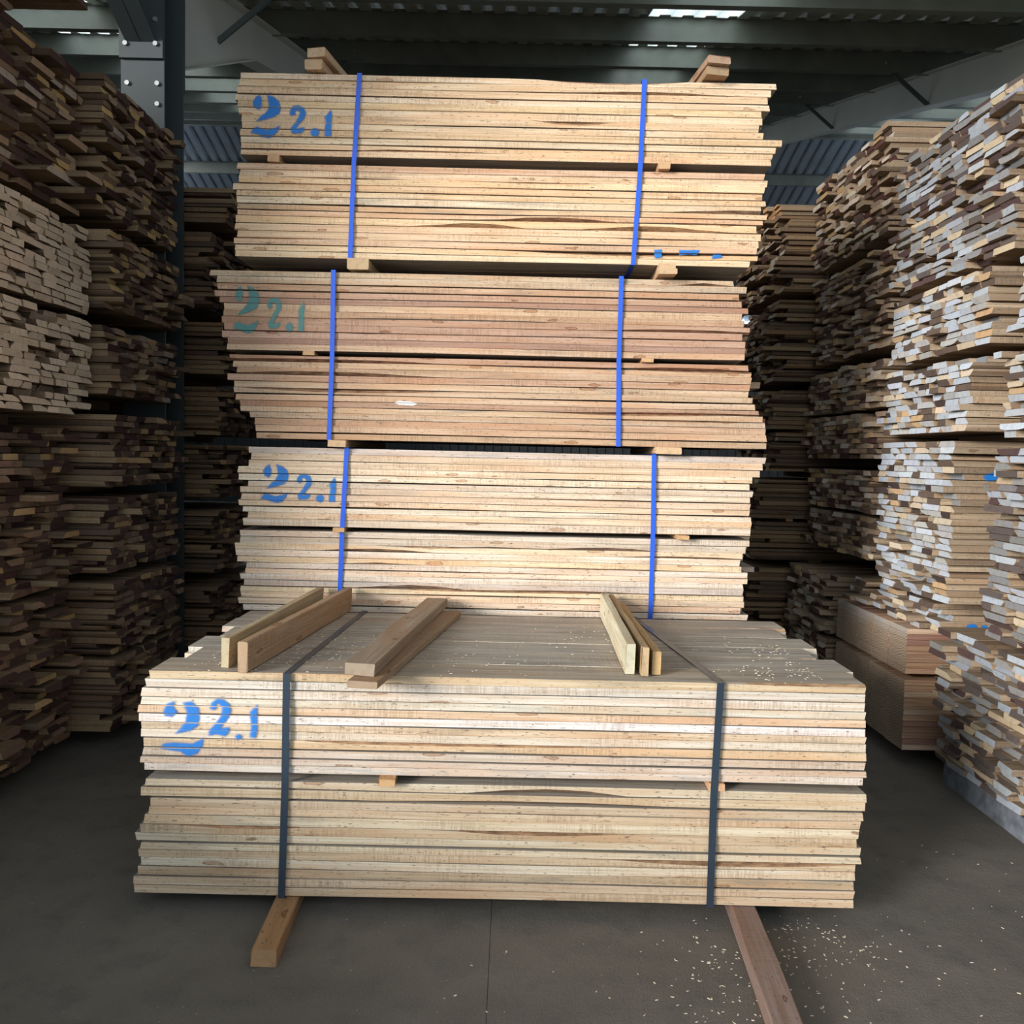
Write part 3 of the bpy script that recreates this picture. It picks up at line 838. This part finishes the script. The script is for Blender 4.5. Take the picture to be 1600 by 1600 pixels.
# bearers between the bundles of the middle stack
def gap_pair(px, y_under, y_over, seed, lab, n=2, w=0.085, out=0.05, dx=0.0):
    zA = at_y(800, y_over, YS).z - 0.0015; zB = at_y(800, y_under, YS).z + 0.0045
    X = at_y(px, (y_under + y_over) / 2, YS).x
    hh = (zA - zB) / n
    for i in range(n):
        z = zB + hh * (i + 0.5)
        bearer(lab[i], (X + dx * i, YS - out + 0.02 * i, z), (X + dx * i + 0.03, YS + DS - 0.03, z), w * (1 - 0.12 * i), hh - 0.001, lin((206, 176, 142)), seed + i, group='bearers between the stacked bundles')
gap_pair(560, 429, 409, 80, ('board end pinched under the uppermost bundle by its left blue strap', ''), n=1, w=0.1, out=0.02)
gap_pair(1040, 429, 409, 82, ('lower broken grey board end under the uppermost bundle by its right strap', 'upper broken grey board end under the uppermost bundle by its right strap'), n=2, w=0.085, out=0.07)
gap_pair(528, 706, 693, 84, ('short pale wedge end above the third bundle by its left blue strap', ''), n=1, w=0.085, out=0.03)
gap_pair(1042, 706, 693, 86, ('splintered pale board end above the third bundle by its right blue strap', ''), n=1, w=0.12, out=0.05)
zA = at_y(800, 962, YS).z - 0.003
for i, px in enumerate((540, 1040)):
    X = at_y(px, 965, YS).x
    bearer('bearer hidden below the third bundle, by the %s' % ('on-edge board pair', 'three on-edge boards')[i], (X, YS + 0.05, (zA + zt0) / 2 + 0.001), (X, YS + DS - 0.05, (zA + zt0) / 2 + 0.001), 0.09, zA - zt0 - 0.004, C_BROWN, 90 + i, group='hidden bearers of the middle stack')
# pairs on top of the stack
zT = at_y(800, 121, YS).z + 0.004
def top_board(label, px, py, w, hgt, zc, Y0, dirx, seed, col):
    a = at_y(px, py, Y0); a.z = zc
    bearer(label, a, (a.x + dirx, Y0 + 1.2, zc), w, hgt, col, seed, name='loose_board', cat='loose board', group='loose boards on top of the middle stack')
top_board('lower board of the crossed pair on top of the stack near its left end', 490, 99, 0.085, 0.045, zT + 0.0235, YS - 0.03, 0.16, 101, lin((206, 176, 140)))
top_board('upper board of the pair on top of the stack near its left end', 494, 84, 0.085, 0.04, zT + 0.068, YS - 0.05, 0.22, 102, lin((214, 186, 150)))
top_board('lower board of the dark pair on top of the stack near its right end', 1122, 100, 0.105, 0.036, zT + 0.020, YS - 0.06, -0.10, 103, lin((176, 150, 124)))
top_board('upper board of the dark pair on top of the stack near its right end', 1124, 92, 0.105, 0.032, zT + 0.056, YS - 0.09, -0.14, 104, lin((172, 146, 122)))

# ------------------------------------------------------------------ side bundles: plank ends face the aisle
PAL_R = [((lin((182, 189, 197))), 40), (lin((172, 171, 168)), 22), (lin((200, 184, 160)), 12), (lin((96, 82, 72)), 14), (lin((70, 58, 54)), 8), (lin((190, 160, 124)), 4)]
PAL_RD = [(lin((190, 178, 162)), 26), (lin((160, 138, 116)), 26), (lin((96, 78, 68)), 22), (lin((84, 54, 50)), 14), (lin((188, 156, 112)), 12)]
PAL_RG = [((lin((166, 172, 179))), 30), (lin((138, 138, 137)), 26), (lin((196, 178, 150)), 10), (lin((96, 86, 82)), 20), (lin((84, 66, 64)), 12)]
PAL_CUT = [(lin((196, 160, 128)), 5), (lin((180, 146, 120)), 4), (lin((204, 178, 150)), 3), (lin((162, 124, 108)), 2)]
PAL_L = [(lin((176, 146, 118)), 22), (lin((130, 104, 84)), 22), (lin((92, 70, 60)), 22), (lin((72, 48, 46)), 18), (lin((200, 166, 112)), 10), (lin((176, 160, 146)), 6)]
PAL_LP = [(lin((214, 192, 168)), 60), (lin((206, 184, 160)), 40)]
PAL_L_SHADE = [(lin((142, 114, 94)), 20), (lin((104, 80, 68)), 26), (lin((82, 62, 56)), 26), (lin((70, 48, 46)), 16), (lin((186, 152, 108)), 12)]  # darker left palette, painting deep shade into the lumber colour
FRONTS = {}
def pick(r, pal):
    t = r.uniform(0, sum(w for _, w in pal))
    for c, w in pal:
        t -= w
        if t <= 0: return c
    return pal[-1][0]

def side_bundle(label, side, x, y0, y1, z0, z1, pal, seed, ragged=0.02, outl=0.10, pitch=0.031, pw=0.13, halves=2, L=2.35, group=None, bearer_h=0.05, tight=False, rotz=0.0, variants=None, straps=False, gapf=None, sag=0.006, long_colour=None, slopeY=0.0, missing=0.0, outcap=0.09):
    """side=+1: right of the aisle, planks run from x towards +X, ends face -X. z0 is the underside of its bearers."""
    r = random.Random(seed)
    variants = variants or (V_DARK if side < 0 else V_SIDE)
    root = _link0('lumber_bundle', None, None, loc=(x, (y0 + y1) / 2, z0), rot=(0, 0, rotz))
    tag(root, label, 'lumber bundle', group)
    W = y1 - y0
    # two bearers below
    for bx in (0.45, L - 0.5):
        mb = MB(); mb.box(side * bx - 0.045, side * bx + 0.045, -W / 2 + 0.02, W / 2 - 0.02, 0.0, bearer_h - 0.001)
        o = mb.build('bearer', M_BEARER, root, color=C_BROWN)
    H = z1 - z0 - bearer_h
    mid_gap = 0.022 if halves == 2 else 0
    n = max(2, round((H - mid_gap) / pitch)); ph = (H - mid_gap) / n
    z = bearer_h
    ph1, ph2 = r.uniform(0, 6.28), r.uniform(0, 6.28)
    for i in range(n):
        if halves == 2 and i == n // 2:
            for bx in (0.25, L - 0.4):
                mb = MB(); mb.box(side * bx - 0.025, side * bx + 0.025, -W / 2 + 0.02, W / 2 - 0.02, z + 0.0005, z + mid_gap - 0.0005)
                mb.build('spacer_stick', M_BEARER, root, color=C_WARM)
            z += mid_gap
        y = -W / 2 + (r.uniform(-0.02, 0.02) if not tight else r.uniform(-0.004, 0.004))
        FRONTS.setdefault(root.name, []).append((z, z + ph * 0.93, y, -0.2 if side > 0 else -L, L if side > 0 else 0.2))
        rowx = r.gauss(0, ragged * 0.5)
        end = W / 2 + (r.uniform(-0.02, 0.03) if not tight else 0)
        while y < end - 0.05:
            w = min(pw * r.uniform(0.7, 1.35), end - y) if not tight else min(pw, end - y)
            if end - y - w < 0.05: w = end - y
            if r.random() < missing and i > 0:
                y += w; continue
            t = ph * (0.94 if tight else r.uniform(0.86, 0.965))
            if tight: dx = r.gauss(0, 0.0008)
            else:
                dx = rowx + r.gauss(0, ragged)
                q = r.random()
                if q < outl: dx -= r.uniform(0.02, outcap)
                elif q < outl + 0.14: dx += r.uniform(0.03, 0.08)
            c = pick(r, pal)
            if dx > 0.035 and not tight: c = tuple(v * 0.6 for v in c)  # recessed ends get a darker colour, painting in their shade
            if not tight and i == 0 and dx < 0: dx *= 0.4
            dz = 0 if tight else sag * 0.0
            flip = r.random() < 0.5
            me = r.choice(variants)
            rz = math.pi if side < 0 else 0.0
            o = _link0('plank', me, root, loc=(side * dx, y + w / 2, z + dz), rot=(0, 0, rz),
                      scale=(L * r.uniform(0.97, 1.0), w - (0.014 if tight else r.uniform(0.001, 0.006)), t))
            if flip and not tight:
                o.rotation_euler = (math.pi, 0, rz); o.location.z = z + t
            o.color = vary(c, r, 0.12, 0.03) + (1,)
            y += w
        z += ph
    if straps:
        for sx in straps:
            strap_ring(root, side * sx, side * sx, -W / 2 - 0.03, W / 2 + 0.04, bearer_h, z1 - z0 + 0.004, 0.02, M_WHITE_STRAP)
    return root

# --- right side, from the far end to the near end
GR = 'bundles of the stacks right of the aisle'
GL = 'bundles of the stacks left of the aisle'
GB = 'bundles of the rows behind the middle stack'
XR = 2.10
lv = [0.0, 0.94, 1.54, 2.19, 2.83]
tops = [0.85, 1.53, 2.175, 2.82, 3.50]
lab = ['bottom dark bundle in the far right stack, beside the middle stack', 'shadowed second bundle from the floor in the far right stack',
       'third bundle from the floor in the far right stack, mixed brown ends', 'fourth bundle from the floor in the far right stack, brown ragged ends',
       'topmost bundle of the far right stack, golden side boards']
for i in range(5):
    side_bundle(lab[i], 1, XR - (0.09 if i == 0 else 0.0) + (0.0, 0.02, 0.0, 0.02, 0.0)[i], 5.66 if i == 0 else 5.16, 6.42, lv[i], tops[i], PAL_RD if i < 4 else PAL_RD, 200 + i, ragged=0.012, outl=0.12, outcap=0.06, bearer_h=0.06 if i else 0.1, group=GR, rotz=0.0)
side_bundle('low pack with a smooth cross-cut end face, right of the front bundle, upper half', 1, 2.05, 4.57, 5.56, 0.46, 0.728, PAL_CUT, 210, tight=True, halves=1, variants=V_CUT, pw=0.22, bearer_h=0.03, group=GR)
side_bundle('low pack with a smooth cross-cut end face, right of the front bundle, lower half', 1, 2.05, 4.57, 5.56, 0.0, 0.458, PAL_CUT, 211, tight=True, halves=1, variants=V_CUT, pw=0.22, bearer_h=0.09, group=GR)
B_LAYERS = side_bundle('few thin layers of white ended boards lying on the smooth cross-cut pack', 1, 2.13, 4.45, 5.50, 0.730, 0.880, PAL_R, 212, halves=1, bearer_h=0.004, group=GR, ragged=0.03, outl=0.2)
side_bundle('low bundle beside the photographer, left of the aisle and outside the view', -1, -2.0, 0.0, 2.55, 0.0, 0.72, PAL_L, 399, halves=1, bearer_h=0.08, pw=0.2, group=GL)
r2 = [(0.905, 1.69, 4.22, 5.0, 2.06, 'bright white ended bundle above the smooth cross-cut pack', PAL_R, 1),
      (1.695, 2.075, 4.10, 5.02, 2.07, 'half height white ended bundle directly above the tall bright one', PAL_R, 1),
      (2.08, 2.46, 4.00, 5.03, 2.09, 'half height bundle of mixed white and brown ends in the second right stack', PAL_R, 1),
      (2.465, 3.24, 3.88, 5.02, 2.10, 'topmost bundle of the second right stack, weathered grey ends, golden front boards', PAL_RG, 2)]
for i, (z0, z1, ya, yb, xx, lb, pal, hv) in enumerate(r2):
    bb_ = side_bundle(lb, 1, xx, ya, yb, z0, z1, pal, 220 + i, ragged=0.006, outl=0.07, outcap=0.045, halves=hv, bearer_h=0.035 if i else 0.01, group=GR, rotz=(0.03, 0.0, -0.01, 0.02)[i])
    if i == 0: B_WHITE = bb_
r3 = [(0.105, 0.775, 3.10, 4.37, 2.13, 'low grey weathered bundle on the concrete plinth at the right edge', PAL_RG, 1),
      (0.79, 1.65, 3.0, 3.92, 2.10, 'white and dark ended bundle at the right edge, with a blue paint mark', PAL_RG, 1),
      (1.66, 2.06, 2.95, 3.86, 2.10, 'half height bundle of pale ends at the right edge, above eye height', PAL_R, 1),
      (2.07, 2.70, 2.9, 3.80, 2.12, 'large ended bundle at the right edge, second from its top', PAL_R, 2),
      (2.71, 3.6, 2.9, 3.70, 2.10, 'topmost bundle at the right edge, reaching the rafter in view', PAL_RG, 2)]
for i, (z0, z1, ya, yb, xx, lb, pal, hv) in enumerate(r3):
    side_bundle(lb, 1, xx, ya, yb, z0, z1, pal, 230 + i, ragged=0.009, outl=0.09, outcap=0.06, halves=hv, bearer_h=0.02 if i == 0 else 0.035, group=GR, pw=0.14)
mb = MB(); mb.box(2.17, 4.6, 2.3, 4.36, 0.0, 0.104); tag(mb.build('concrete_plinth', M_CONC), 'low grey concrete plinth under the stack at the right edge', 'plinth')

for i, (z0, z1) in enumerate(((0.0, 0.8), (0.81, 1.6), (1.61, 2.4))):  # unseen bundles, added to keep daylight off the left stacks
    side_bundle('%s unseen bundle added right of the aisle to block daylight' % ('lowest', 'middle', 'upper')[i], 1, 2.3, 0.3, 2.2, z0, z1, PAL_RG, 240 + i, halves=1, bearer_h=0.05, pw=0.25, pitch=0.05, group=GR)

# --- right row behind the middle stack
zz = [0.0, 0.80, 1.45, 2.1, 2.74]; zt_ = [0.79, 1.44, 2.09, 2.73, 3.33]
labs = ['lowest', 'second', 'third', 'fourth', 'top']
for i in range(5):
    side_bundle('%s bundle of the row behind the far right stack%s' % (labs[i], ', white strap' if i == 4 else ''), 1, 1.88 - (0.1 if i < 2 else 0), 6.52 if i < 2 else 6.50, 7.6, zz[i], zt_[i], PAL_RD, 250 + i, ragged=0.03, outl=0.2,
                group=GB, variants=V_DARK, straps=(0.33,) if i == 4 else False, L=2.4, bearer_h=0.05)
side_bundle('thin layer of orange boards on top of the row behind the far right stack', 1, 1.86, 6.55, 7.5, 3.332, 3.43, [(lin((214, 160, 110)), 1)], 256, halves=1, bearer_h=0.004, group=GB)

# --- left side
XL = -2.1
side_bundle('dark bottom bundle of the left front stack, very ragged ends', -1, -2.22, 3.0, 4.46, 0.0, 0.86, PAL_L_SHADE, 300, ragged=0.013, outl=0.16, outcap=0.13, bearer_h=0.1, group=GL, missing=0.05)
side_bundle('second bundle of the left front stack, below the pale ended one', -1, -2.22, 3.0, 4.46, 0.865, 1.66, PAL_L_SHADE, 301, ragged=0.013, outl=0.16, outcap=0.13, halves=1, group=GL, missing=0.04, bearer_h=0.02)
side_bundle('even pale ended bundle in the left front stack, all ends flush, lower half', -1, -2.11, 3.1, 4.49, 1.668, 2.195, PAL_LP, 302, ragged=0.003, outl=0.0, halves=1, group=GL, bearer_h=0.055, pw=0.12)
side_bundle('even pale ended bundle in the left front stack, all ends flush, upper half', -1, -2.12, 3.1, 4.50, 2.20, 2.64, PAL_LP, 303, ragged=0.003, outl=0.0, halves=1, group=GL, bearer_h=0.022, pw=0.12)
side_bundle('brown ragged bundle above the pale ended one in the left front stack', -1, -2.18, 3.0, 4.52, 2.66, 3.40, PAL_L, 304, ragged=0.011, pw=0.15, outl=0.15, outcap=0.12, group=GL, halves=2, bearer_h=0.05, missing=0.03)
side_bundle('overhanging bundle at the very top of the left front stack, underside showing', -1, -1.88, 2.8, 4.0, 3.42, 4.0, PAL_L, 305, ragged=0.02, outl=0.1, group=GL, bearer_h=0.04)
l2 = [(0.0, 0.87, 'bottom bundle of the second left stack, in deep shade'), (0.875, 1.31, 'second bundle of the second left stack, golden front boards'),
      (1.315, 1.74, 'third bundle of the second left stack, golden front boards'), (1.79, 2.19, 'fourth bundle of the second left stack, level with the pale ends'),
      (2.22, 2.66, 'fifth bundle of the second left stack, dark ragged ends'), (2.70, 3.42, 'topmost bundle of the second left stack, in front of the steel column')]
for i, (z0, z1, lb) in enumerate(l2):
    side_bundle(lb, -1, -2.04 - (0.0, 0.02, 0.0, 0.02, 0.0, 0.03)[i], 4.56, 5.50, z0, z1, PAL_L if i > 2 else PAL_L_SHADE, 310 + i, ragged=0.010, outl=0.14, outcap=0.09, group=GL, halves=1 if i in (1, 2, 3, 4) else 2, bearer_h=0.05 if i else 0.1, pw=0.12, missing=0.02)
# --- left row behind the middle stack
zz = [0.0, 0.70, 1.20, 1.62, 2.02, 2.46, 3.0]; zt_ = [0.66, 1.16, 1.60, 1.98, 2.40, 2.98, 3.26]
labs = ['lowest', 'second', 'third', 'fourth', 'fifth', 'sixth', 'top, white strapped']
for i in range(7):
    side_bundle('%s bundle of the dark row behind the second left stack' % labs[i], -1, -1.97 + (0, 0, 0, .03, .06, -0.03, 0.1)[i], 5.92, 7.1, zz[i], zt_[i], PAL_L_SHADE, 330 + i, ragged=0.03, outl=0.2, group=GB, halves=1, L=2.4,
                bearer_h=0.045, straps=(0.42,) if i == 6 else False)

# blue paint marks on two of the right-hand bundles
def side_mark(root, px0, px1, py0, py1, Y, polys, name='paint_mark'):
    a = at_y(px0, py0, Y); c = at_y(px1, py1, Y)
    o = root.location
    spray_number(root, FRONTS[root.name], polys, a.x - o.x, c.x - o.x, a.z - o.z, c.z - o.z, M_SPRAY, name=name)
side_mark(B_LAYERS, 1504, 1552, 974, 993, 4.45, G_D)
side_mark(B_WHITE, 1536, 1562, 738, 752, 4.22, [[(0, .5), (.3, .1), (.9, 0), (1, .5), (.7, .9), (.2, 1)]])

# ------------------------------------------------------------------ shavings
def chips(name, label, spots, seed, big=1.0):
    r = random.Random(seed); V, Fc = [], []
    for (x, y, z) in spots:
        a = r.uniform(0, 6.28); l = r.uniform(0.002, 0.007) * big; w = l * r.uniform(0.2, 0.6); h_ = 0.0012 * big
        n = len(V); ca, sa = math.cos(a), math.sin(a)
        for (u, v, q) in ((-l, -w, 0), (l, -w, 0), (l, w, 0), (-l, w, 0), (-l * .8, -w * .7, h_), (l * .9, -w * .7, h_), (l * .7, w * .6, h_ * 1.4), (-l * .8, w * .6, h_)):
            V.append((x + u * ca - v * sa, y + u * sa + v * ca, z + q))
        Fc += [[n + i for i in q] for q in ((3, 2, 1, 0), (4, 5, 6, 7), (0, 1, 5, 4), (1, 2, 6, 5), (2, 3, 7, 6), (3, 0, 4, 7))]
    o = link(name, mesh(name, V, Fc, M_CHIP)); tag(o, label, 'wood shavings', kind='stuff')
rr = random.Random(9); sp = []
for _ in range(200):
    px = rr.gauss(1270, 80); py = rr.gauss(1470, 60)
    if py < 1430: continue
    p = at_z(px, py, 0); sp.append((p.x, p.y, 0.0))
for _ in range(150):
    px = rr.gauss(1150, 70); py = rr.uniform(1450, 1640); p = at_z(px, py, 0); sp.append((p.x, p.y, 0.0))
for _ in range(110):
    px = rr.uniform(700, 1600); py = rr.uniform(1300, 1600); p = at_z(px, py, 0)
    if p.y < 2.8 or p.x > 1.3: sp.append((p.x, p.y, 0.0))
chips('wood_shavings', 'small pale wood shavings scattered on the dark concrete floor', [s for s in sp if s[0] < 2.05], 2, 0.8)
sp = []
for (cx, cy, sx, sy, n) in ((430, 1030, 70, 12, 150), (480, 1000, 60, 12, 110), (1250, 1050, 60, 10, 120), (1230, 1015, 50, 8, 80), (700, 1030, 120, 14, 90), (960, 990, 80, 15, 60)):
    for _ in range(n):
        p = at_z(rr.gauss(cx, sx), rr.gauss(cy, sy), zt1 + 0.001)
        if -1.1 < p.x < 1.1 and YF + 0.02 < p.y < YF + DF - 0.03: sp.append(tuple(p))
chips('wood_shavings', 'pale wood shavings sprinkled over the top boards of the front bundle', sp, 3, 0.8)
